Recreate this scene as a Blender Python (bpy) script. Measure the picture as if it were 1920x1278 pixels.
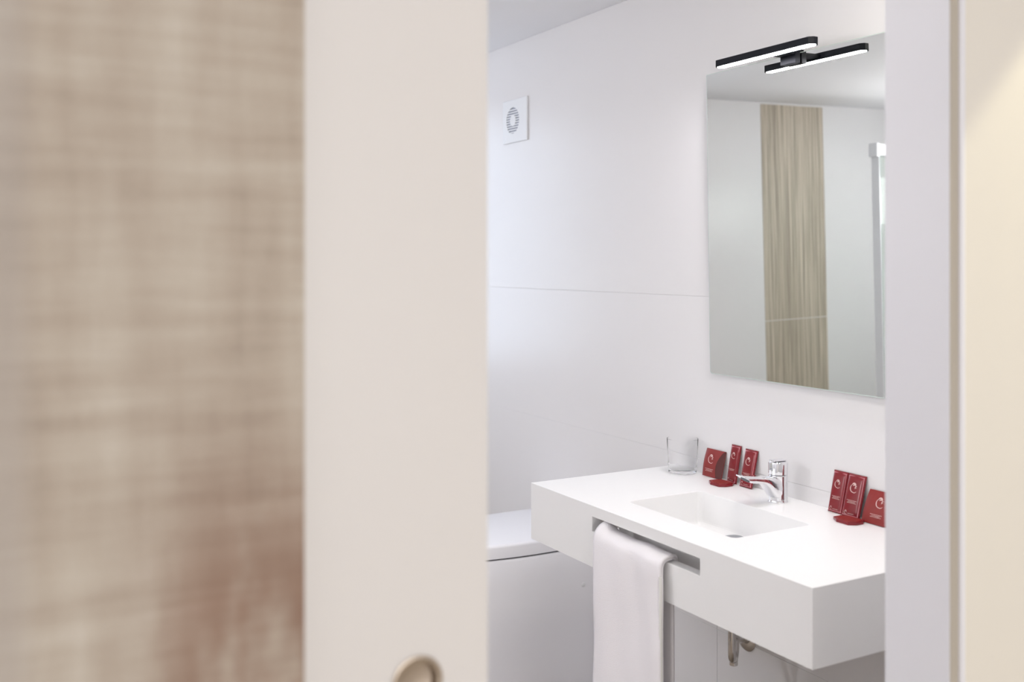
import bpy, bmesh, math, random
from mathutils import Vector, Matrix
random.seed(7)
for o in list(bpy.data.objects): bpy.data.objects.remove(o, do_unlink=True)
S = bpy.context.scene; COL = S.collection
R = math.radians; PI = math.pi

# ------------------------------------------------------------------ camera
H = 1.40
cd = bpy.data.cameras.new('camera'); cam = bpy.data.objects.new('camera', cd); COL.objects.link(cam)
cam.location = (0, 0, H); cam.rotation_euler = (R(90), 0, -math.atan(1070/1900))
cd.sensor_width = 36; cd.lens = 1900/1920*36
cd.shift_y = -149/1920; cd.clip_start = .02
cd.dof.use_dof = True; cd.dof.focus_distance = 2.6; cd.dof.aperture_fstop = 2.9
S.camera = cam

# ------------------------------------------------------------------ light
vs = S.view_settings
vs.view_transform = 'Standard'; vs.look = 'None'; vs.gamma = 1; vs.use_curve_mapping = False; vs.exposure = 0.0
W_ = bpy.data.worlds.new('world'); S.world = W_; W_.use_nodes = True
W_.node_tree.nodes['Background'].inputs[0].default_value = (.75, .85, 1, 1)
W_.node_tree.nodes['Background'].inputs[1].default_value = 1.0

def area(name, loc, rot, size, power, color, size_y=None, shape=None, spread=None):
    l = bpy.data.lights.new(name, 'AREA'); l.energy = power; l.color = color; l.size = size
    if size_y: l.shape = 'RECTANGLE'; l.size_y = size_y
    if shape: l.shape = shape
    if spread: l.spread = R(spread)
    o = bpy.data.objects.new(name, l); COL.objects.link(o); o.location = loc; o.rotation_euler = rot
    return o
# cool fill added in front of an assumed, unseen window in the far wall
area('assumed_window_fill', (1.27, 4.02, 1.50), (R(-90), 0, 0), .62, 4.7, (.76, .86, 1), 1.1)
# added unseen fills: point beside the shower, upward area bounced off the ceiling
gp_ = bpy.data.lights.new('shower_side_fill', 'POINT'); gp_.energy = 25; gp_.color = (.985, .98, 1); gp_.shadow_soft_size = .13
go_ = bpy.data.objects.new('shower_side_fill', gp_); COL.objects.link(go_); go_.location = (-.95, 2.95, 1.65)
area('ceiling_bounce_fill', (-.8, 1.8, 1.62), (R(180), 0, 0), .6, 14.5, (1, .98, .97), shape='DISK')
# small added fill under the ceiling just inside the doorway, no lamp there
area('doorway_fill', (1.25, 1.22, 2.17), (0, 0, 0), .3, 5.5, (1, .97, .88), shape='DISK')
# bedroom: added fill behind the camera, no window there; downlight beside the doorway
area('camera_side_fill', (.25, -2.55, 1.4), (R(90), 0, 0), 2.6, 51.5, (1, .985, .98), 1.4)
sp = bpy.data.lights.new('bedroom_downlight', 'SPOT'); sp.energy = 63; sp.color = (1, .925, .60)
sp.spot_size = R(90); sp.spot_blend = .06; sp.shadow_soft_size = .02
so = bpy.data.objects.new('bedroom_downlight', sp); COL.objects.link(so); so.location = (2.03, .711, 2.42)

# ------------------------------------------------------------------ materials
def mat(name, col, rough=.5, metal=0, bump=0, bscale=400, var=0, vscale=8, spec=.5, **kw):
    m = bpy.data.materials.new(name); m.use_nodes = True; nt = m.node_tree; N = nt.nodes; L = nt.links
    b = N['Principled BSDF']
    b.inputs['Base Color'].default_value = (*col, 1); b.inputs['Roughness'].default_value = rough
    b.inputs['Metallic'].default_value = metal; b.inputs['Specular IOR Level'].default_value = spec
    for k, v in kw.items(): b.inputs[k.replace('_', ' ')].default_value = v
    tc = N.new('ShaderNodeTexCoord')
    if var:
        n = N.new('ShaderNodeTexNoise'); n.inputs['Scale'].default_value = vscale; n.inputs['Detail'].default_value = 3
        L.new(tc.outputs['Object'], n.inputs['Vector'])
        mx = N.new('ShaderNodeMix'); mx.data_type = 'RGBA'
        mx.inputs[6].default_value = (*[c*(1-var) for c in col], 1); mx.inputs[7].default_value = (*[min(1, c*(1+var)) for c in col], 1)
        L.new(n.outputs['Fac'], mx.inputs[0]); L.new(mx.outputs[2], b.inputs['Base Color'])
    if bump:
        n2 = N.new('ShaderNodeTexNoise'); n2.inputs['Scale'].default_value = bscale; n2.inputs['Detail'].default_value = 2
        L.new(tc.outputs['Object'], n2.inputs['Vector'])
        bp = N.new('ShaderNodeBump'); bp.inputs['Strength'].default_value = bump; bp.inputs['Distance'].default_value = .002
        L.new(n2.outputs['Fac'], bp.inputs['Height']); L.new(bp.outputs['Normal'], b.inputs['Normal'])
    return m

def streaks(m, layers, ramp, axis_mix=None):
    """colour from stretched noises: layers = [(scale vec, weight)] -> ramp"""
    nt = m.node_tree; N = nt.nodes; L = nt.links; b = N['Principled BSDF']
    tc = N.new('ShaderNodeTexCoord'); acc = None
    for sc, w in layers:
        mp = N.new('ShaderNodeMapping'); mp.inputs['Scale'].default_value = sc
        L.new(tc.outputs['Object'], mp.inputs[0])
        n = N.new('ShaderNodeTexNoise'); n.inputs['Scale'].default_value = 1; n.inputs['Detail'].default_value = 4; n.inputs['Roughness'].default_value = .6
        L.new(mp.outputs[0], n.inputs['Vector'])
        mu = N.new('ShaderNodeMath'); mu.operation = 'MULTIPLY'; mu.inputs[1].default_value = w; L.new(n.outputs['Fac'], mu.inputs[0])
        if acc is None: acc = mu
        else:
            ad = N.new('ShaderNodeMath'); ad.operation = 'ADD'; L.new(acc.outputs[0], ad.inputs[0]); L.new(mu.outputs[0], ad.inputs[1]); acc = ad
    cr = N.new('ShaderNodeValToRGB'); e = cr.color_ramp.elements
    e[0].position = ramp[0][0]; e[0].color = (*ramp[0][1], 1); e[1].position = ramp[-1][0]; e[1].color = (*ramp[-1][1], 1)
    for p, c in ramp[1:-1]: q = e.new(p); q.color = (*c, 1)
    L.new(acc.outputs[0], cr.inputs[0]); L.new(cr.outputs[0], b.inputs['Base Color'])
    return tc, cr, b

M = {}
M['tile'] = mat('white_tile', (.81, .795, .80), .30, bump=.03, bscale=60)
M['grout'] = mat('grout', (.78, .77, .77), .8)
M['plaster'] = mat('white_plaster', (.88, .88, .905), .7, bump=.05, bscale=120)
M['cream'] = mat('cream_paint', (.80, .765, .705), .55, bump=.06, bscale=150, var=.01)
M['door'] = mat('cream_door_paint', (.78, .755, .735), .45, var=.008)
M['jamb'] = mat('white_jamb_paint', (.82, .82, .87), .4)
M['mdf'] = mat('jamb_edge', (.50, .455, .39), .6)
M['floor'] = mat('oak_floor', (.34, .25, .17), .45)
streaks(M['floor'], [((3, 40, 3), .6), ((8, 120, 8), .4)], [(.3, (.44, .38, .32)), (.7, (.60, .53, .46))])
M['floor_tile'] = mat('beige_floor_tile', (.29, .23, .17), .4, var=.05)
M['wood'] = mat('wood_look_tile', (.4, .36, .3), .45)
streaks(M['wood'], [((75, 75, .9), .34), ((210, 210, 2.0), .66)], [(.41, (.31, .26, .20)), (.5, (.48, .415, .33)), (.59, (.68, .60, .49))])
M['cloth'] = mat('woven_wallcovering', (.45, .4, .34), .9, spec=.1)
def wallcover():
    m = M['cloth']
    tc, cr, b = streaks(m, [((3.2, 3.2, 38), .36), ((24, 24, 2.6), .36), ((7, 7, 130), .14), ((500, 500, 500), .14)],
                        [(.33, (.37, .305, .25)), (.46, (.49, .42, .35)), (.56, (.56, .50, .425)), (.68, (.66, .61, .54))])
    nt = m.node_tree; N = nt.nodes; L = nt.links
    sx = N.new('ShaderNodeSeparateXYZ'); L.new(tc.outputs['Object'], sx.inputs[0])
    def rng(sock, a, c):
        r = N.new('ShaderNodeMapRange'); r.interpolation_type = 'SMOOTHSTEP'; r.inputs[1].default_value = a; r.inputs[2].default_value = c
        L.new(sock, r.inputs[0]); return r.outputs[0]
    def mul(a, c):
        r = N.new('ShaderNodeMath'); r.operation = 'MULTIPLY'; L.new(a, r.inputs[0])
        if isinstance(c, float): r.inputs[1].default_value = c
        else: L.new(c, r.inputs[1])
        return r.outputs[0]
    def noise(sc):
        mp = N.new('ShaderNodeMapping'); mp.inputs['Scale'].default_value = sc; L.new(tc.outputs['Object'], mp.inputs[0])
        n = N.new('ShaderNodeTexNoise'); n.inputs['Scale'].default_value = 1; n.inputs['Detail'].default_value = 3; L.new(mp.outputs[0], n.inputs['Vector'])
        return n.outputs['Fac']
    # red-brown dye stains printed low on the right of the cloth
    f = mul(mul(rng(sx.outputs['X'], .10, .22), rng(sx.outputs['Z'], 1.33, 1.06)), rng(noise((16, 16, 7)), .20, .58))
    mx = N.new('ShaderNodeMix'); mx.data_type = 'RGBA'; mx.blend_type = 'MULTIPLY'
    L.new(mul(f, .95), mx.inputs[0]); L.new(cr.outputs[0], mx.inputs[6]); mx.inputs[7].default_value = (.56, .41, .36, 1)
    # paler grey strip on the left
    g = mul(rng(sx.outputs['X'], .075, .045), .5)
    mx2 = N.new('ShaderNodeMix'); mx2.data_type = 'RGBA'
    L.new(g, mx2.inputs[0]); L.new(mx.outputs[2], mx2.inputs[6]); mx2.inputs[7].default_value = (.47, .43, .40, 1)
    L.new(mx2.outputs[2], b.inputs['Base Color'])
wallcover()
M['solid'] = mat('white_solid_surface', (.905, .90, .90), .35)
M['ceramic'] = mat('white_ceramic', (.94, .94, .98), .12)
M['seat'] = mat('white_seat_plastic', (.92, .92, .96), .25)
M['rubber'] = mat('dark_gap', (.12, .12, .14), .7)
M['chrome'] = mat('chrome', (.88, .88, .90), .06, 1)
M['chrome_soft'] = mat('satin_chrome', (.62, .60, .58), .22, 1)
M['steel'] = mat('dark_steel', (.30, .31, .34), .25, 1)
M['bronze'] = mat('satin_bronze', (.47, .40, .33), .45, 1)
M['mirror'] = mat('mirror_silver', (.90, .92, .895), .0, 1)
M['mirror_edge'] = mat('mirror_edge_glass', (.66, .74, .70), .2)
M['black'] = mat('black_metal', (.006, .007, .012), .5, spec=.2)
M['led'] = mat('led_diffuser', (.9, .9, .9), .5, Emission_Color=(.98, .95, 1, 1), Emission_Strength=122.0)
M['plastic'] = mat('white_plastic', (.84, .85, .87), .4)
M['vent_dark'] = mat('vent_recess', (.38, .40, .48), .8)
M['red'] = mat('red_card', (.235, .016, .013), .45, var=.10, vscale=60)
M['red_gloss'] = mat('red_foil', (.205, .009, .015), .22, var=.12, vscale=90)
M['red_shade'] = mat('red_card_shaded', (.085, .012, .010), .6)  # darker copy of the red card, paints shade onto the end flap
M['seam_glint'] = mat('pink_seam_highlight', (.66, .27, .31), .14)  # pale pink paints the highlights along the sachet seams
M['print'] = mat('pale_print', (.72, .50, .47), .5)
M['glass'] = mat('clear_glass', (1, 1, 1), .0, Transmission_Weight=1.0, IOR=1.06)
M['pane'] = mat('shower_glass', (.86, .93, .89), .0, Transmission_Weight=1.0, IOR=1.2)
M['pane_edge'] = mat('glass_edge_green', (.16, .25, .22), .2)
M['frost'] = mat('frosted_glass', (.9, .95, 1), .5, Transmission_Weight=1.0, IOR=1.3)
M['towel'] = mat('white_terry', (.93, .90, .925), .95, bump=.6, bscale=700, spec=.1)
M['hem'] = mat('towel_hem', (.80, .79, .76), .9, spec=.1)
M['alu'] = mat('pale_aluminium', (.90, .91, .93), .4)

# ------------------------------------------------------------------ helpers
def link(name, me, parent=None):
    o = bpy.data.objects.new(name, me); COL.objects.link(o)
    if parent: o.parent = parent
    return o
def tag(o, label=None, cat=None, group=None, kind=None):
    if label: o['label'] = label
    if cat: o['category'] = cat
    if group: o['group'] = group
    if kind: o['kind'] = kind
    return o
def obj(name, bm, m, parent=None, smooth=False, angle=35):
    """bmesh in world coordinates -> object; children of an unrotated Empty keep world placement"""
    if parent is not None:
        off = parent.location.copy()
        if parent.parent: off += parent.parent.location
        if parent.get('_rot'): off = Vector((0, 0, 0))
        bmesh.ops.translate(bm, verts=bm.verts, vec=-off)
    bmesh.ops.recalc_face_normals(bm, faces=bm.faces)
    me = bpy.data.meshes.new(name); bm.to_mesh(me); bm.free()
    me.materials.append(M[m] if isinstance(m, str) else m)
    if smooth:
        me.shade_smooth() if hasattr(me, 'shade_smooth') else None
        try: me.set_sharp_from_angle(angle=R(angle))
        except Exception: pass
    return link(name, me, parent)
def thing(name, label, cat, loc, group=None):
    o = bpy.data.objects.new(name, None); COL.objects.link(o); o.empty_display_size = .05
    o.location = loc; return tag(o, label, cat, group)
def box(x0, x1, y0, y1, z0, z1, bev=0, seg=2, bm=None):
    b = bmesh.new()
    bmesh.ops.create_cube(b, size=1)
    for v in b.verts: v.co = Vector(((x0+x1)/2+v.co.x*(x1-x0), (y0+y1)/2+v.co.y*(y1-y0), (z0+z1)/2+v.co.z*(z1-z0)))
    if bev: bmesh.ops.bevel(b, geom=list(b.edges), offset=bev, segments=seg, affect='EDGES', profile=.5)
    return merge(bm, b)
def merge(bm, b):
    if bm is None: return b
    me = bpy.data.meshes.new('t'); b.to_mesh(me); b.free(); bm.from_mesh(me); bpy.data.meshes.remove(me); return bm
def lathe(prof, c, n=40, bm=None, axis='Z', caps=True):
    """profile [(r, h)] turned around a line through c"""
    b = bmesh.new(); rings = []
    for r, h in prof:
        if r < 1e-6: rings.append([b.verts.new(pt(c, 0, 0, h, axis))]); continue
        rings.append([b.verts.new(pt(c, r*math.cos(2*PI*i/n), r*math.sin(2*PI*i/n), h, axis)) for i in range(n)])
    for A, B in zip(rings, rings[1:]):
        for i in range(n):
            j = (i+1) % n
            if len(A) == 1 and len(B) == 1: continue
            if len(A) == 1: b.faces.new((A[0], B[i], B[j]))
            elif len(B) == 1: b.faces.new((A[i], A[j], B[0]))
            else: b.faces.new((A[i], A[j], B[j], B[i]))
    if caps:
        for A in (rings[0], rings[-1]):
            if len(A) > 2: b.faces.new(A)
    return merge(bm, b)
def pt(c, a, b_, h, axis):
    if axis == 'Z': return (c[0]+a, c[1]+b_, c[2]+h)
    if axis == 'X': return (c[0]+h, c[1]+a, c[2]+b_)
    return (c[0]+a, c[1]+h, c[2]+b_)
def tube(pts, rad, n=16, bm=None):
    b = bmesh.new(); P = [Vector(p) for p in pts]; rings = []; up = None
    for i, p in enumerate(P):
        t = (P[min(i+1, len(P)-1)]-P[max(i-1, 0)]).normalized()
        if up is None: up = Vector((0, 0, 1)) if abs(t.z) < .9 else Vector((0, 1, 0))
        s = t.cross(up).normalized(); up = s.cross(t).normalized()
        r = rad[i] if isinstance(rad, (list, tuple)) else rad
        rings.append([b.verts.new(p+s*r*math.cos(2*PI*k/n)+up*r*math.sin(2*PI*k/n)) for k in range(n)])
    for A, B in zip(rings, rings[1:]):
        for k in range(n): b.faces.new((A[k], A[(k+1) % n], B[(k+1) % n], B[k]))
    b.faces.new(rings[0]); b.faces.new(rings[-1])
    return merge(bm, b)
def prism(poly, z0, z1, bm=None, bev=0, seg=2, top_scale=1):
    """polygon (x,y) extruded between z0 and z1"""
    b = bmesh.new(); cx = sum(p[0] for p in poly)/len(poly); cy = sum(p[1] for p in poly)/len(poly)
    lo = [b.verts.new((x, y, z0)) for x, y in poly]
    hi = [b.verts.new((cx+(x-cx)*top_scale, cy+(y-cy)*top_scale, z1)) for x, y in poly]
    b.faces.new(lo); b.faces.new(hi); n = len(poly)
    for i in range(n): b.faces.new((lo[i], lo[(i+1) % n], hi[(i+1) % n], hi[i]))
    bmesh.ops.recalc_face_normals(b, faces=b.faces)
    if bev:
        eds = [e for e in b.edges if abs(e.verts[0].co.z-z1) < 1e-6 and abs(e.verts[1].co.z-z1) < 1e-6]
        bmesh.ops.bevel(b, geom=eds, offset=bev, segments=seg, affect='EDGES', profile=.5)
    return merge(bm, b)
def boolean(bm, cutters, op='DIFFERENCE'):
    """bmesh minus list of bmeshes -> new bmesh"""
    me = bpy.data.meshes.new('b'); bmesh.ops.recalc_face_normals(bm, faces=bm.faces); bm.to_mesh(me); bm.free()
    base = link('tmp', me); tmp = [base]
    for c in cutters:
        bmesh.ops.recalc_face_normals(c, faces=c.faces)
        mc = bpy.data.meshes.new('c'); c.to_mesh(mc); c.free(); o = link('tmpc', mc); tmp.append(o)
        md = base.modifiers.new('x', 'BOOLEAN'); md.operation = op; md.object = o; md.solver = 'EXACT'
    dg = bpy.context.evaluated_depsgraph_get(); ev = base.evaluated_get(dg)
    out = bmesh.new(); tm = ev.to_mesh(); out.from_mesh(tm); ev.to_mesh_clear()
    for o in tmp:
        d = o.data; bpy.data.objects.remove(o, do_unlink=True); bpy.data.meshes.remove(d)
    return out
def bevel_mod(o, w, seg=3, ang=30):
    md = o.modifiers.new('bevel', 'BEVEL'); md.width = w; md.segments = seg; md.limit_method = 'ANGLE'; md.angle_limit = R(ang)
    md.harden_normals = False
    return o
def struct(name, bm, m, label, cat, parent=None):
    o = obj(name, bm, m, parent)
    return tag(o, label, cat, kind='structure')

# ------------------------------------------------------------------ setting
CE = 2.19           # bathroom ceiling
YF = 4.08           # far bathroom wall
WX = 1.806          # tiled mirror wall
Y0, Y1 = .911, 1.021   # doorway wall, bedroom face and bathroom face
XJ = 1.20           # right jamb
XL = .293           # end of the left (pocket) wall
HD = 2.06           # door head
struct('floor_bedroom', box(-1.9, 2.9, -2.6, Y0+.05, -.06, 0), 'floor', 'light wooden bedroom floor', 'floor')
struct('floor_bathroom', box(-1.9, 2.9, Y0+.05, 4.2, -.06, 0), 'floor_tile', 'beige grey tiled bathroom floor', 'floor')
struct('ceiling_bathroom', box(-1.62, 1.93, Y1, 4.2, CE, CE+.05), 'plaster', 'white plaster ceiling above the bathroom', 'ceiling')
struct('ceiling_bedroom', box(-1.9, 2.9, -2.6, Y1, 2.5, 2.55), 'plaster', 'white plaster ceiling above the bedroom', 'ceiling')
wr = struct('wall_right', box(WX+.0012, 1.93, Y1, 4.2, 0, CE), 'grout', 'white large-tiled bathroom wall carrying mirror, basin and vent', 'wall')
def tile_x(y0, y1, z0, z1, m='tile', par=wr):
    obj('tile', box(WX, WX+.0075, y0+.0005, y1-.0005, z0+.0005, z1-.0005, .0004, 1), m, par)
for z0, z1, ys in [(0, .419, (Y1, 2.09, YF)), (.419, .862, (Y1, 2.09, YF)), (.862, 1.305, (Y1, YF)), (1.305, CE, (Y1, YF))]:
    for a, b in zip(ys, ys[1:]): tile_x(a, b, z0, z1)
# far wall (seen in the mirror) with an assumed, unseen window opening at its right end
wx0, wx1, wz0, wz1 = .95, 1.58, .95, 2.05
bm = boolean(box(-1.62, 1.93, YF+.0012, 4.2, 0, CE), [box(wx0, wx1, YF-.1, 4.4, wz0, wz1)])
wf = struct('wall_far', bm, 'grout', 'white tiled far wall with a wood-look tile strip, seen in the mirror', 'wall')
def tile_y(x0, x1, z0, z1, m, nm='tile'):
    return obj(nm, box(x0+.0005, x1-.0005, YF, YF+.0075, z0+.0005, z1-.0005, .0004, 1), m, wf)
SX0, SX1 = -.729, -.265
for z0, z1 in [(0, 1.014), (1.014, CE-.008)]:
    o = obj('wood_look_tile', box(SX0+.002, SX1-.002, YF-.001, YF+.0075, z0+.002, z1-.002, .0008, 1), 'wood', wf)
    if z0 == 0: o['label'] = 'brown wood-look tile below the joint of the strip'
for x0, x1 in [(-1.6, SX0), (SX1, wx0)]:
    for z0, z1 in [(0, .895), (.895, 1.786), (1.786, CE)]: tile_y(x0, x1, z0, z1, 'tile')
for z0, z1 in [(0, .419), (.419, wz0)]: tile_y(wx0, WX, z0, z1, 'tile')
tile_y(wx1, WX, wz0, CE, 'tile'); tile_y(wx0, wx1, wz1, CE, 'tile')
fr = box(wx0, wx1, YF+.03, YF+.07, wz0, wz1)
fr = boolean(fr, [box(wx0+.045, wx1-.045, YF, YF+.2, wz0+.045, wz1-.045)])
wn = struct('assumed_window_1', fr, 'plastic', 'assumed white framed frosted window, out of view in the far bathroom wall', 'window')  # window out of view, assumed as the source of the cool fill
obj('pane', box(wx0+.04, wx1-.04, YF+.048, YF+.054, wz0+.04, wz1-.04), 'frost', wn)
struct('wall_left', box(-1.62, -1.5, Y1, 4.2, 0, CE), 'plaster', 'white bathroom wall opposite the mirror', 'wall')
# doorway wall: right part, pocket wall on the left, head above
struct('wall_front_right', box(1.227, 2.9, Y0, Y1, 0, 2.5), 'cream', 'cream painted bedroom wall right of the doorway', 'wall')
wl = struct('wall_front_left', box(-1.9, XL-.004, Y0+.004, Y0+.022, 0, 2.5), 'plaster', 'bedroom pocket wall left of the doorway under woven brown wallcovering', 'wall')
obj('wallcovering', box(-1.9, XL, Y0, Y0+.0045, 0, 2.5, .001, 1), 'cloth', wl)
struct('wall_front_inner', box(-1.62, XL, Y1-.021, Y1, 0, CE), 'plaster', 'bathroom side of the pocket wall holding the sliding door', 'wall')
struct('wall_front_lining', box(1.217, 1.80, Y1-.0005, Y1+.006, 0, CE), 'tile', 'white tiled bathroom face of the wall right of the doorway', 'wall')
struct('wall_front_head', box(XL, 1.227, Y0, Y1, HD, 2.5), 'cream', 'wall above the doorway', 'wall')
struct('wall_bedroom_back', box(-1.9, 2.9, -2.7, -2.6, 0, 2.5), 'plaster', 'bedroom wall behind the camera', 'wall')
struct('wall_bedroom_left', box(-2.0, -1.9, -2.6, Y1, 0, 2.5), 'plaster', 'bedroom wall on the left', 'wall')
struct('wall_bedroom_right', box(2.9, 3.0, -2.6, Y1, 0, 2.5), 'plaster', 'bedroom wall on the right', 'wall')
# right jamb: white reveal board, set-back edge strip, pale corner bead
struct('trim_1', box(XJ, XJ+.015, Y0+.0025, Y1+.0008, 0, HD, .001, 2), 'jamb', 'white door jamb board lining the right side of the doorway', 'trim')
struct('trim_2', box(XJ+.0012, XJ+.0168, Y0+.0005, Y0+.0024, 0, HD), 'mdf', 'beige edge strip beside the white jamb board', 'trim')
struct('trim_3', box(XJ+.0168, 1.2285, Y0-.0035, Y0+.05, 0, HD+.01, .0035, 4), 'jamb', 'narrow pale corner bead between jamb and cream wall', 'trim')

# sliding door with flush round pull
DY0, DY1 = .945, .985
DX = .5035
PX, PZ, PR = .4213, .9715, .0265
d = boolean(box(-.40, DX, DY0, DY1, .01, HD-.01, .002, 2), [lathe([(PR-.0015, -.05), (PR-.0015, .012)], (PX, DY0, PZ), 48, axis='Y')])
door = struct('door_1', d, 'door', 'cream sliding pocket door half closed across the doorway', 'door')
hp = obj('finger_pull', lathe([(PR+.002, -.0012), (PR-.001, -.0022), (PR-.004, -.0012), (PR-.005, .004), (PR-.006, .0095), (PR-.010, .0110), (0, .0112)], (PX, DY0, PZ), 56, axis='Y', caps=False), 'bronze', door, True)
hp['label'] = 'round satin bronze finger pull'

# ------------------------------------------------------------------ washbasin
BY0, BY1, BX0, BX1, BZ0, BZ1 = 1.2955, 2.2735, 1.337, 1.8055, .680, .825
def tapered(x0, x1, y0, y1, z0, z1, dx, dy, bev):
    b = bmesh.new(); bmesh.ops.create_cube(b, size=1)
    for v in b.verts:
        lo = v.co.z < 0
        cx, cy = (x0+x1)/2, (y0+y1)/2; hx, hy = (x1-x0)/2-(dx if lo else 0), (y1-y0)/2-(dy if lo else 0)
        v.co = Vector((cx+math.copysign(hx, v.co.x), cy+math.copysign(hy, v.co.y), z0 if lo else z1))
    if bev:
        ed = [e for e in b.edges if not all(abs(v.co.z-z1) < 1e-6 for v in e.verts)]
        bmesh.ops.bevel(b, geom=ed, offset=bev, segments=5, affect='EDGES', profile=.5)
    return b
basin = thing('washbasin', 'white rectangular wall-hung washbasin with towel slot in its deep front', 'washbasin', (1.57, 1.785, BZ0))
outer_bowl = tapered(1.400, 1.692, 1.573, 2.017, .729, .90, .020, .020, .012)
hollow = boolean(box(BX0+.026, BX1-.012, BY0+.026, BY1-.026, BZ0-.05, BZ1-.024), [outer_bowl])
body = boolean(box(BX0, BX1, BY0, BY1, BZ0, BZ1), [hollow])
body = boolean(body, [tapered(1.4205, 1.672, 1.593, 1.997, .7435, .95, .012+.012, .014+.012, .014)])
body = boolean(body, [box(BX0-.05, BX0+.06, 1.600, 1.9896, .764, .799)])
bo = obj('body', body, 'solid', basin); bevel_mod(bo, .0022, 3, 40)
# drain: chrome cover and ring in the bowl floor
dr = obj('drain', lathe([(.0, .0), (.031, .0), (.034, .001), (.034, .004), (.031, .0055), (.027, .004)], (1.628, 1.820, .7432), 40), 'steel', basin, True)
obj('drain_cover', lathe([(0, .0095), (.018, .009), (.025, .0075), (.026, .0045), (.026, .002)], (1.628, 1.820, .7432), 36), 'steel', dr, True)

# waste trap below the basin
TX, TY = 1.660, 1.868
fl = Vector((WX, 1.975, .432)); dv = Vector((fl.x-TX, fl.y-TY, 0)).normalized()
tr = thing('basin_trap', 'chrome waste trap hanging under the washbasin', 'drain pipe', (TX, TY, .42))
tp = lambda a, z: (TX+dv.x*a, TY+dv.y*a, z)
U = [tp(0, z) for z in (.726, .62, .50, .462)]+[tp(.019-.019*math.cos(PI*k/12), .462-.026*math.sin(PI*k/12)) for k in range(1, 12)]+[tp(.038, .462)]
obj('trap_tube', tube(U, .0098, 20), 'chrome_soft', tr, True)
obj('trap_arm', tube([tp(.038, .460), tp(.038, .468), tp(.041, .474), tp(.048, .474), tuple(fl-dv*.03+Vector((0, 0, .010))), tuple(fl-dv*.012), (WX-.001, fl.y, fl.z)], .0098, 20), 'chrome_soft', tr, True)
obj('trap_nut', lathe([(.0105, 0), (.0135, .001), (.0135, .017), (.0105, .018)], (TX, TY, .52), 12), 'chrome_soft', tr, True)
obj('trap_plug', lathe([(.007, -.012), (.0105, -.010), (.0105, .004), (.008, .006)], tp(.019, .432), 24), 'chrome_soft', tr, True)
obj('wall_flange', lathe([(.033, 0), (.033, -.002), (.028, -.006), (.016, -.009), (.0099, -.009)], (WX-.0003, fl.y, fl.z), 40, axis='X'), 'chrome_soft', tr, True)

# ------------------------------------------------------------------ faucet
FX, FY, FZ = 1.7475, 1.803, BZ1
fa = thing('faucet', 'chrome single-lever basin faucet on the back ledge of the washbasin', 'faucet', (FX, FY, FZ))
obj('body', lathe([(0, 0), (.0232, 0), (.0236, .0018), (.0228, .003), (.0222, .006), (.0222, .0640), (.0212, .0652), (0, .0652)], (FX, FY, FZ), 48), 'chrome', fa, True)
def spout():
    b = bmesh.new(); n = 28
    #        x,      ztop,  zbot,  half width, power
    sec = [(1.7475, .8875, .8320, .0212), (1.735, .8880, .8330, .0214), (1.725, .8885, .8390, .0210), (1.716, .8892, .8510, .0204), (1.706, .8902, .8635, .0198),
           (1.695, .8915, .8715, .0192), (1.682, .8930, .8755, .0187), (1.670, .8945, .8775, .0183), (1.660, .8957, .8790, .0180)]
    rings = []
    for x, zt, zb, w in sec:
        rr = []
        for k in range(n):
            a = 2*PI*k/n; c, s = math.cos(a), math.sin(a); p = .55
            yy = w*math.copysign(abs(c)**p, c); zz = (zt+zb)/2+(zt-zb)/2*math.copysign(abs(s)**p, s)
            rr.append(b.verts.new((x, FY+yy, zz)))
        rings.append(rr)
    # slanted mouth: top lip reaches farther than the bottom lip
    x0, zt0, zb0, w0 = 1.660, .8957, .8790, .0180
    for sh, sc in ((.034, 1.0), (.036, .93)):
        rr = []
        for k in range(n):
            a = 2*PI*k/n; c, s = math.cos(a), math.sin(a); p = .55
            yy = w0*sc*.96*math.copysign(abs(c)**p, c); q = sc*math.copysign(abs(s)**p, s)
            f = (q+1)/2
            x = x0-.002-f*sh
            zz = .8795+f*(.9010-.8795)
            rr.append(b.verts.new((x, FY+yy, zz)))
        rings.append(rr)
    for A, B in zip(rings, rings[1:]):
        for k in range(n): b.faces.new((A[k], A[(k+1) % n], B[(k+1) % n], B[k]))
    b.faces.new(rings[0]); b.faces.new(rings[-1])
    return b
spo = obj('spout', spout(), 'chrome', fa, True, 50)
aer = bmesh.new()
nrm = Vector((-.53, 0, -.85)).normalized(); cen = Vector((1.6435, FY, .8890)); s_ = Vector((0, 1, 0)); t_ = nrm.cross(s_)
ringA = [aer.verts.new(cen+nrm*.0022+s_*.0115*math.cos(2*PI*k/24)+t_*.0115*math.sin(2*PI*k/24)) for k in range(24)]
ringB = [aer.verts.new(cen-nrm*.004+s_*.0115*math.cos(2*PI*k/24)+t_*.0115*math.sin(2*PI*k/24)) for k in range(24)]
aer.faces.new(ringA); aer.faces.new(ringB)
for k in range(24): aer.faces.new((ringA[k], ringA[(k+1) % 24], ringB[(k+1) % 24], ringB[k]))
o = obj('aerator', aer, 'rubber', spo); o['label'] = 'dark aerator in the spout mouth'
hd = obj('handle', lathe([(0, .0664), (.0215, .0664), (.0226, .0676), (.0228, .0920), (.0220, .0950), (.0200, .0966), (0, .0972)], (FX, FY, FZ), 48), 'chrome', fa, True)
lv = box(FX-.0215, FX+.0195, FY-.0095, FY+.0095, FZ+.0970, FZ+.1005, .0015, 3)
for v in lv.verts: v.co.z += (FX+.016-v.co.x)*.03
obj('lever', lv, 'chrome', hd, True)
mk = bmesh.new(); 
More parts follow.
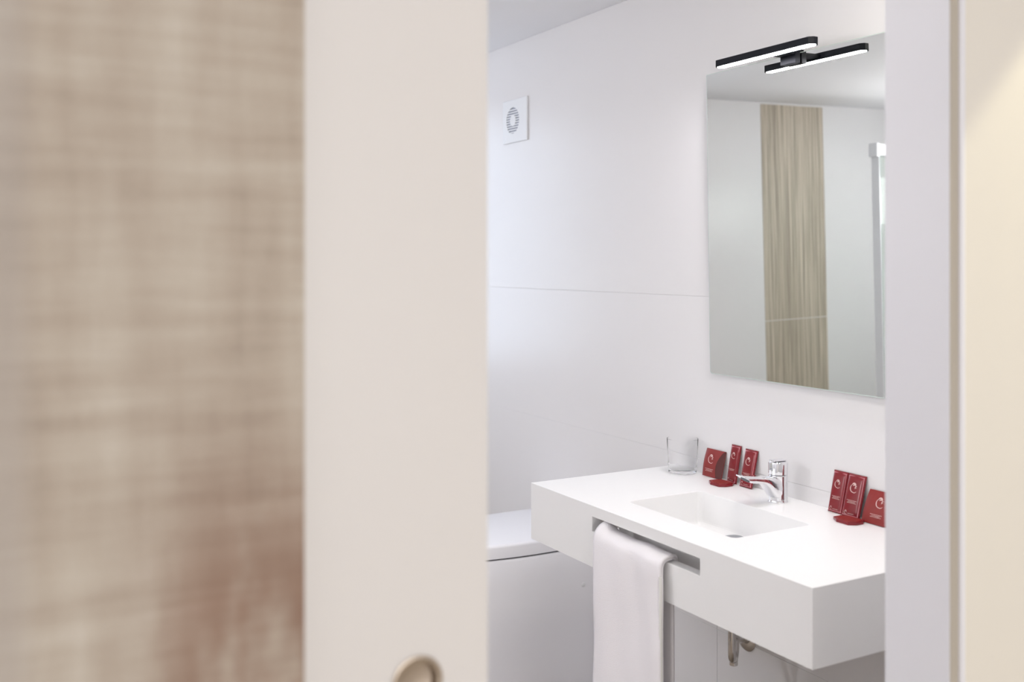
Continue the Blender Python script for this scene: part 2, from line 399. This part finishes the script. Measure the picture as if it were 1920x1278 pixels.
for sy in (-1, 1):
    v = [mk.verts.new((FX-.0233, FY+sy*.0003, FZ+z)) for z in (.078, .0825)]+[mk.verts.new((FX-.0228, FY+sy*.0032, FZ+.080))]
    mk.faces.new(v)
o = obj('temperature_mark', mk, 'vent_dark', hd); o['label'] = 'small grey temperature mark'

# ------------------------------------------------------------------ mirror and its lamp
MZ0, MZ1, MY0, MY1 = 1.100, 1.899, 1.497, 2.1085
AL = R(.9)
mi = thing('mirror', 'frameless rectangular wall mirror leaning slightly forward above the washbasin', 'mirror', (1.797, (MY0+MY1)/2, MZ0))
def lean(bm):
    bmesh.ops.rotate(bm, verts=bm.verts, cent=(1.797, 0, MZ0), matrix=Matrix.Rotation(-AL, 3, 'Y')); return bm
slab = bmesh.new(); ch = .006
poly = [(MY0, MZ0+ch), (MY0+ch, MZ0), (MY1-ch, MZ0), (MY1, MZ0+ch), (MY1, MZ1-.001), (MY1-.001, MZ1), (MY0+.001, MZ1), (MY0, MZ1-.001)]
fv = [slab.verts.new((1.7972, y, z)) for y, z in poly]; bv = [slab.verts.new((1.802, y, z)) for y, z in poly]
slab.faces.new(fv); slab.faces.new(bv)
for i in range(8): slab.faces.new((fv[i], fv[(i+1) % 8], bv[(i+1) % 8], bv[i]))
obj('glass_edge', lean(slab), 'mirror_edge', mi)
face = bmesh.new(); q = .0018
pc = [(y+(q if y < 1.8 else -q), z+(q if z < 1.5 else -q)) for y, z in poly]
a_ = [face.verts.new((1.797, y, z)) for y, z in pc]; b_ = [face.verts.new((1.7974, y, z)) for y, z in pc]
face.faces.new(a_); face.faces.new(b_)
for i in range(8): face.faces.new((a_[i], a_[(i+1) % 8], b_[(i+1) % 8], b_[i]))
obj('mirror_glass', lean(face), 'mirror', mi)
for y in (1.62, 1.98):
    obj('wall_mount', box(1.793, WX, y-.02, y+.02, MZ1-.10, MZ1-.07), 'alu', mi)
    obj('wall_mount', box(1.8015, WX, y-.02, y+.02, MZ0+.03, MZ0+.05), 'alu', mi)

LX0, LX1, LY0, LY1, LZ0, LZ1 = 1.688, 1.718, 1.640, 1.968, 1.8862, 1.9030
la = thing('mirror_lamp', 'slim black LED bar lamp clipped to the top edge of the mirror', 'lamp', (1.76, 1.80, 1.885))
c_ = .009
pl = [(LX0+c_, LY0), (LX1-c_, LY0), (LX1, LY0+c_), (LX1, LY1-c_), (LX1-c_, LY1), (LX0+c_, LY1), (LX0, LY1-c_), (LX0, LY0+c_)]
obj('housing', prism(pl, LZ0, LZ1, bev=.0012), 'black', la)
i_ = .0030
pd = [(x+(i_ if x < 1.703 else -i_), y+(i_ if y < 1.8 else -i_)) for x, y in pl]
o = obj('diffuser', prism(pd, LZ0-.0003, LZ0+.002), 'led', la); o['label'] = 'glowing white diffuser strip'
obj('arm', prism([(1.715, 1.768), (1.715, 1.822), (1.7755, 1.816), (1.7755, 1.768)], 1.8925, 1.8985), 'black', la)
clip = box(1.7665, 1.7825, 1.766, 1.816, 1.872, 1.905, .0012, 2)
clip = box(1.7825, 1.795, 1.766, 1.816, 1.9015, 1.905, .0008, 1, clip)
obj('clip', clip, 'black', la)

# ------------------------------------------------------------------ extractor vent
VY0, VY1, VZ0, VZ1 = 3.088, 3.264, 1.829, 1.985
ve = thing('extractor_vent', 'square white extractor vent with round slatted grille on the tiled wall', 'vent', (WX, 3.18, 1.905))
gy, gz, gr = 3.190, 1.909, .047
pb = boolean(box(WX-.007, WX-.0003, VY0, VY1, VZ0, VZ1, .003, 3), [lathe([(gr, -.05), (gr, .05)], (WX-.012, gy, gz), 48, axis='X')])
vp = obj('cover_plate', pb, 'plastic', ve)
obj('recess', lathe([(gr+.001, 0), (gr+.001, .002)], (WX-.0025, gy, gz), 40, axis='X'), 'vent_dark', ve)
for k in range(11):
    z = gz-gr+ (k+.0)*(2*gr/10.5)+.0045
    hw = math.sqrt(max(0, gr*gr-(z-gz)**2))
    if hw < .008: continue
    sl = box(WX-.0067, WX-.004, gy-hw, gy+hw, z-.0021, z+.0021)
    obj('slat', sl, 'plastic', ve)
obj('grille_hub', lathe([(.0, -.0075), (.019, -.0075), (.0205, -.0068), (.0205, -.002)], (WX, gy, gz), 36, axis='X'), 'plastic', ve)

# ------------------------------------------------------------------ toilet
to = thing('toilet', 'white back-to-wall toilet with closed lid left of the washbasin', 'toilet', (1.55, 2.84, 0))
def dshape(y0, y1, xb, xf, n=28, e=2.3):
    cy, hw = (y0+y1)/2, (y1-y0)/2; L = .40
    p = [(xb, y0)]
    for k in range(n+1):
        a = -PI/2+PI*k/n
        c, s = math.cos(a), math.sin(a)
        p.append((xf+L-L*abs(c)**(2/e), cy+hw*math.copysign(abs(s)**(2/e), s)))
    p.append((xb, y1)); return p
PT = .500
pan = bmesh.new(); n = 0
levels = [(0, .84), (.06, .86), (.20, .93), (.34, .985), (.43, 1.0), (PT-.010, 1.0), (PT-.003, .992), (PT, .975)]
ring = []
for z, s in levels:
    base = dshape(2.664, 3.024, 1.8052, 1.235)
    ring.append([pan.verts.new((1.8052-(1.8052-x)*(.5+.5*s), 2.844+(y-2.844)*(s if z > .3 else .985), z)) for x, y in base])
for A, B in zip(ring, ring[1:]):
    for k in range(len(A)): pan.faces.new((A[k], A[(k+1) % len(A)], B[(k+1) % len(A)], B[k]))
pan.faces.new(ring[0]); pan.faces.new(ring[-1])
obj('pan', pan, 'ceramic', to, True)
obj('seat_gap', prism(dshape(2.672, 3.016, 1.78, 1.243), PT-.001, PT+.006), 'rubber', to)
obj('lid', prism(dshape(2.662, 3.026, 1.795, 1.230), PT+.006, PT+.047, bev=.010, seg=4), 'seat', to, True)
obj('side_cap', lathe([(.0075, 0), (.0075, -.0025), (.005, -.004), (0, -.0045)], (1.758, 2.6665, .385), 20, axis='Y'), 'plastic', to, True)

# ------------------------------------------------------------------ towel through the slot
tw = thing('hand_towel', 'folded white towel hanging through the front slot of the washbasin', 'towel', (1.33, 1.82, .45))
def sheet(y0, y1, fx, drop_f, drop_b, zr, backx, skew=0., seed=0, back_y0=None):
    rnd = random.Random(seed); ph = [rnd.uniform(0, 6) for _ in range(6)]
    P = []
    for k in range(26): P.append((fx, drop_f+(.738-drop_f)*k/25))
    xc = (fx+backx)/2; rx = (backx-fx)/2
    for k in range(1, 14):
        a = PI-PI*k/14
        P.append((xc+rx*math.cos(a), .738+(zr-.738)*math.sin(a)**.5))
    for k in range(22): P.append((backx, .738-(.738-drop_b)*k/21))
    ny = 30; b = bmesh.new(); g = []
    for i, (x, z) in enumerate(P):
        row = []
        front = i < 26; t = i/len(P)
        yy0 = y0
        if back_y0 is not None and i > 32: yy0 = y0+(back_y0-y0)*min(1, (i-32)/10)
        for j in range(ny+1):
            u = j/ny; y = yy0+(y1-yy0)*u
            w = .0022*math.sin(u*9+ph[0]+z*4)+.0016*math.sin(u*17+ph[1]-z*11)+.0012*math.sin(z*26+u*5+ph[2])
            top = max(0, 1-abs(i-32)/7)
            lump = .0165*top*max(0, min(1, (y-(1.920))/.016))
            dz = lump+.0015*math.sin(u*13+ph[3])*top
            dy = (.006*(.74-z)/.3*math.sin(ph[4]+u*2) if z < .74 else 0)+.004*math.sin(z*19+ph[5])*(1 if u < .5 else .4)
            row.append(b.verts.new((x+w*(1 if front else .7)*(1-.7*top), y+dy*.5, z+dz)))
        g.append(row)
    for A, B in zip(g, g[1:]):
        for j in range(ny): b.faces.new((A[j], A[j+1], B[j+1], B[j]))
    return b
def towel_layer(name, bm, th, m='towel'):
    o = obj(name, bm, m, tw, True, 180)
    md = o.modifiers.new('s', 'SOLIDIFY'); md.thickness = th; md.offset = 0
    return o
towel_layer('outer_fold', sheet(1.699, 1.951, 1.3155, .36, .40, .7778, 1.377, seed=3, back_y0=1.735), .0055)
towel_layer('inner_fold', sheet(1.702, 1.935, 1.3225, .385, .42, .7715, 1.3705, seed=3, back_y0=1.728), .005)
hb = bmesh.new()
pts = [(1.3155+.0022*math.sin(9*0+1.5+z*4), 1.6985, z) for z in [.362+.376*k/20 for k in range(21)]]
obj('hem', tube(pts, .0034, 8), 'hem', tw, True)

# ------------------------------------------------------------------ tumbler
gl = thing('tumbler', 'clear glass tumbler at the back left corner of the washbasin', 'glass', (1.762, 2.178, BZ1))
obj('glass', lathe([(0, .0), (.034, .0), (.0375, .002), (.0385, .006), (.0405, .05), (.0425, .092), (.0420, .0928), (.0412, .092), (.0388, .05), (.0365, .014), (.034, .011), (0, .0105)], (1.7615, 2.180, BZ1+.0003), 56, caps=False), 'glass', gl, True, 40)

# ------------------------------------------------------------------ toiletries
def lean_root(name, label, cat, yl, xb, ang, group):
    """empty whose x runs to the right along the wall, y up the packet, z out of its face"""
    o = bpy.data.objects.new(name, None); COL.objects.link(o); o.empty_display_size = .02
    s, c = math.sin(ang), math.cos(ang)
    o.matrix_world = Matrix(((0, s, -c, xb), (-1, 0, 0, yl), (0, c, s, BZ1+.0004), (0, 0, 0, 1)))
    o['_rot'] = 1
    return tag(o, label, cat, group)
def stroke(bm, pts, wid, z):
    """flat tapered brush stroke on a packet face"""
    V = []
    for i, p in enumerate(pts):
        a = pts[max(0, i-1)]; b = pts[min(len(pts)-1, i+1)]
        t = Vector((b[0]-a[0], b[1]-a[1])).normalized(); n = Vector((-t.y, t.x)); w = wid[i]/2
        V.append((bm.verts.new((p[0]+n.x*w, p[1]+n.y*w, z)), bm.verts.new((p[0]-n.x*w, p[1]-n.y*w, z))))
    for A, B in zip(V, V[1:]): bm.faces.new((A[0], A[1], B[1], B[0]))
def emblem(cx, cy, s, zf):
    b = bmesh.new()
    def arc(x, y, r, a0, a1, w0, w1, n=14):
        P = [(cx+s*(x+r*math.cos(R(a0+(a1-a0)*k/n))), cy+s*(y+r*math.sin(R(a0+(a1-a0)*k/n)))) for k in range(n+1)]
        wd = [s*(w0+(w1-w0)*math.sin(PI*k/n)) for k in range(n+1)]
        for p in P: pass
        stroke(b, P, wd, zf)
    arc(.0, -.05, .92, 135, 262, .05, .20)     # left curl
    arc(-.10, .42, .52, 15, 165, .06, .26)     # crest
    arc(.02, .30, .34, 20, 170, .05, .24)      # inner crest
    arc(.10, -.30, .66, 225, 330, .05, .13)    # lower sweep
    arc(.62, .02, .40, 85, 180, .05, .17)      # right plume
    arc(.50, -.22, .30, 60, 170, .04, .11)     # small plume
    return b
def lettering(cx, cy, w, n, zf, h=.0011, gap=.0028, seed=1):
    rnd = random.Random(seed); b = bmesh.new()
    for k in range(n):
        lw = w*(1, .72, .9, .6)[k % 4]; x = cx-lw/2; y = cy-k*gap
        while x < cx+lw/2:
            a = rnd.uniform(.0008, .0022)
            v = [b.verts.new(p) for p in ((x, y, zf), (min(x+a, cx+lw/2), y, zf), (min(x+a, cx+lw/2), y+h, zf), (x, y+h, zf))]
            b.faces.new(v); x += a+.0007
    return b
def sachet(label, yl, w, h, xb, ang, small_mark=True, emb=(.5, .68, .20), let=(.38, 3), group='red toiletry sachets on the washbasin'):
    r = lean_root('toiletry_sachet', label, 'sachet', yl, xb, ang, group)
    th = .0052; rim = .0055
    b = bmesh.new(); nx, ny = 10, 14; top = []; bot = []
    for j in range(ny+1):
        rt, rb = [], []
        for i in range(nx+1):
            u, v = i/nx, j/ny
            f = min(1, min(u*w, (1-u)*w, v*h, (1-v)*h)/rim)
            z = .0012+th*(1-(1-f)**2)*(.75+.25*math.sin(PI*u))*(.85+.15*math.sin(PI*v))
            rt.append(b.verts.new((u*w, v*h, z))); rb.append(b.verts.new((u*w, v*h, 0)))
        top.append(rt); bot.append(rb)
    for j in range(ny):
        for i in range(nx):
            b.faces.new((top[j][i], top[j][i+1], top[j+1][i+1], top[j+1][i])); b.faces.new((bot[j][i], bot[j+1][i], bot[j+1][i+1], bot[j][i+1]))
    for i in range(nx):
        b.faces.new((top[0][i], bot[0][i], bot[0][i+1], top[0][i+1])); b.faces.new((top[ny][i], top[ny][i+1], bot[ny][i+1], bot[ny][i]))
    for j in range(ny):
        b.faces.new((top[j][0], top[j+1][0], bot[j+1][0], bot[j][0])); b.faces.new((top[j][nx], bot[j][nx], bot[j+1][nx], top[j+1][nx]))
    obj('pouch', b, 'red_gloss', r, True, 60)
    s = bmesh.new(); e = .0034; zz = .0062
    for x0, x1, y0, y1, m_ in [(.0032, w-.0032, .0032, .0044, 0), (.0032, w-.0032, h-.0062, h-.0046, 0), (.0030, .0044, .0032, h-.004, 0), (w-.0050, w-.0030, .0032, h-.004, 0)]:
        box(x0, x1, y0, y1, .0010, .0046, .0005, 1, s)
    o = obj('welded_seam', s, 'seam_glint', r); o['label'] = 'welded seam with painted pink highlight'
    zf = .0012+th+.0002
    o = obj('emblem', emblem(w*emb[0], h*emb[1], w*emb[2]*1.1, zf), 'print', r); o['label'] = 'pale curled emblem'
    if let: o = obj('lettering', lettering(w*.5, h*let[0], w*.56, let[1], zf, seed=int(yl*1000)), 'print', r); o['label'] = 'pale lines of tiny lettering'
    if small_mark:
        b2 = emblem(w*.26, h*.10, w*.085, zf-.0006); merge(b2, lettering(w*.56, h*.075, w*.34, 1, zf-.0006, seed=4))
        o = obj('small_mark', b2, 'print', r); o['label'] = 'small pale mark near the bottom'
    return r
lean_a = lambda xb, h: math.asin(min(.5, (1.8045-xb)/h))
sachet('red foil sachet at the left of the pair standing right of the faucet', 1.6790, .0430, .0955, 1.7825, lean_a(1.7825, .0955))
sachet('red foil sachet right of its twin, beside the large matt red soap pack', 1.6345, .0500, .0965, 1.7790, lean_a(1.7790, .0965))
sachet('slim tall red sachet between the left red soap pack and the sachet behind the spout', 2.0285, .0365, .0985, 1.7860, lean_a(1.7860, .0985), emb=(.5, .72, .20), let=(.36, 2))
sachet('red foil sachet partly hidden behind the faucet spout', 1.9760, .0455, .0965, 1.7825, lean_a(1.7825, .0965), let=(.36, 2))

def soap(label, yl, w, h, xb, ang, cut):
    r = lean_root('soap_pack', label, 'soap pack', yl, xb, ang, 'matt red soap packs on the washbasin')
    ny, nx = 16, 8
    bow = lambda v: .0028+.0060*math.sin(PI*v)
    edge = lambda v: w-cut*(.25+.75*(1-v))*1.0-.35*cut*math.sin(PI*v)+(.25*cut if v == 1 else 0)
    b = bmesh.new(); g = []
    for j in range(ny+1):
        v = j/ny; e = edge(v) if cut else w
        g.append([b.verts.new((e*i/nx, v*h, bow(v)*(1 if i else .6))) for i in range(nx+1)])
    for j in range(ny):
        for i in range(nx): b.faces.new((g[j][i], g[j][i+1], g[j+1][i+1], g[j+1][i]))
    L0 = [b.verts.new((0, j/ny*h, 0)) for j in range(ny+1)]
    for j in range(ny): b.faces.new((g[j][0], g[j+1][0], L0[j+1], L0[j]))
    obj('front_panel', b, 'red', r, True, 50)
    f = bmesh.new(); A = []; B = []
    for j in range(ny+1):
        v = j/ny; e = edge(v) if cut else w
        A.append(f.verts.new((e, v*h, bow(v)-.0002))); B.append(f.verts.new((w, v*h, .0006)))
    for j in range(ny): f.faces.new((A[j], B[j], B[j+1], A[j+1]))
    if cut:
        o = obj('end_flap', f, 'red_shade', r, True, 60); o['label'] = 'curved end flap with painted shade'
    else: obj('end_flap', f, 'red', r, True, 60)
    obj('back_panel', box(0, w, 0, h, 0, .0008), 'red', r)
    zf = .0090
    o = obj('emblem', emblem(w*.42 if cut else w*.56, h*.64, w*.155, zf), 'print', r); o['label'] = 'pale curled emblem'
    o = obj('lettering', lettering(w*.38 if cut else w*.5, h*.27, w*.42, 3, .0076, seed=9), 'print', r); o['label'] = 'pale lines of tiny lettering'
    return r
soap('matt red soap pack with shade-painted curved flap beside the glass tumbler', 2.1265, .0755, .0735, 1.7875, lean_a(1.7875, .0735), .022)
soap('matt red soap pack at the right end of the washbasin, next to the jamb', 1.5750, .0755, .0740, 1.7760, lean_a(1.7760, .0740), 0)

def flat_pack(label, x0, x1, y0, y1):
    t = thing('flat_packet', label, 'packet', ((x0+x1)/2, (y0+y1)/2, BZ1), 'red flat packets on the washbasin')
    c = .013
    p = [(x0, y0+c*.8), (x0, y1-c*1.6), (x0+c, y1), (x1-c, y1), (x1, y1-c), (x1, y0+c*.6), (x1-c, y0), (x0+c*1.2, y0)]
    obj('packet_body', prism(p, BZ1+.0004, BZ1+.0068, bev=.0015, seg=2), 'red_gloss', t)
    pi = [((x-(x0+x1)/2)*.84+(x0+x1)/2, (y-(y0+y1)/2)*.84+(y0+y1)/2) for x, y in p]
    obj('packet_lid', prism(pi, BZ1+.0066, BZ1+.0078, bev=.0005, seg=1), 'red', t)
flat_pack('flat red packet lying in front of the left soap pack and slim sachet', 1.727, 1.777, 1.982, 2.046)
flat_pack('flat red packet lying in front of the paired sachets right of the faucet', 1.722, 1.770, 1.5545, 1.6195)

# ------------------------------------------------------------------ shower screen, seen in the mirror
sh = thing('shower_screen', 'clear glass shower screen with pale post and header rail, seen in the mirror', 'shower screen', (-.80, 3.42, 0))
obj('post', box(-.378, -.3745, 3.3935, 3.440, .0, 1.838), 'alu', sh)
gp = obj('glass_panel', box(-1.20, -.3785, 3.412, 3.420, .03, 1.842), 'pane', sh)
obj('glass_edge', box(-.3825, -.3785, 3.3945, 3.4125, .03, 1.842), 'pane_edge', gp)
obj('glass_edge', box(-1.20, -.3785, 3.411, 3.421, 1.842, 1.8435), 'pane_edge', gp)
obj('bottom_rail', box(-1.20, -.3785, 3.405, 3.430, 0, .03), 'alu', sh)
obj('end_cap', box(-.378, -.358, 3.390, 3.442, 1.838, 1.905, .002, 2), 'alu', sh)
obj('header_rail', box(-1.498, -.378, 3.394, 3.438, 1.8445, 1.9), 'alu', sh)
obj('end_post', box(-1.214, -1.20, 3.395, 3.438, .0, 1.844), 'alu', sh)

for o in bpy.data.objects:
    if '_rot' in o: del o['_rot']
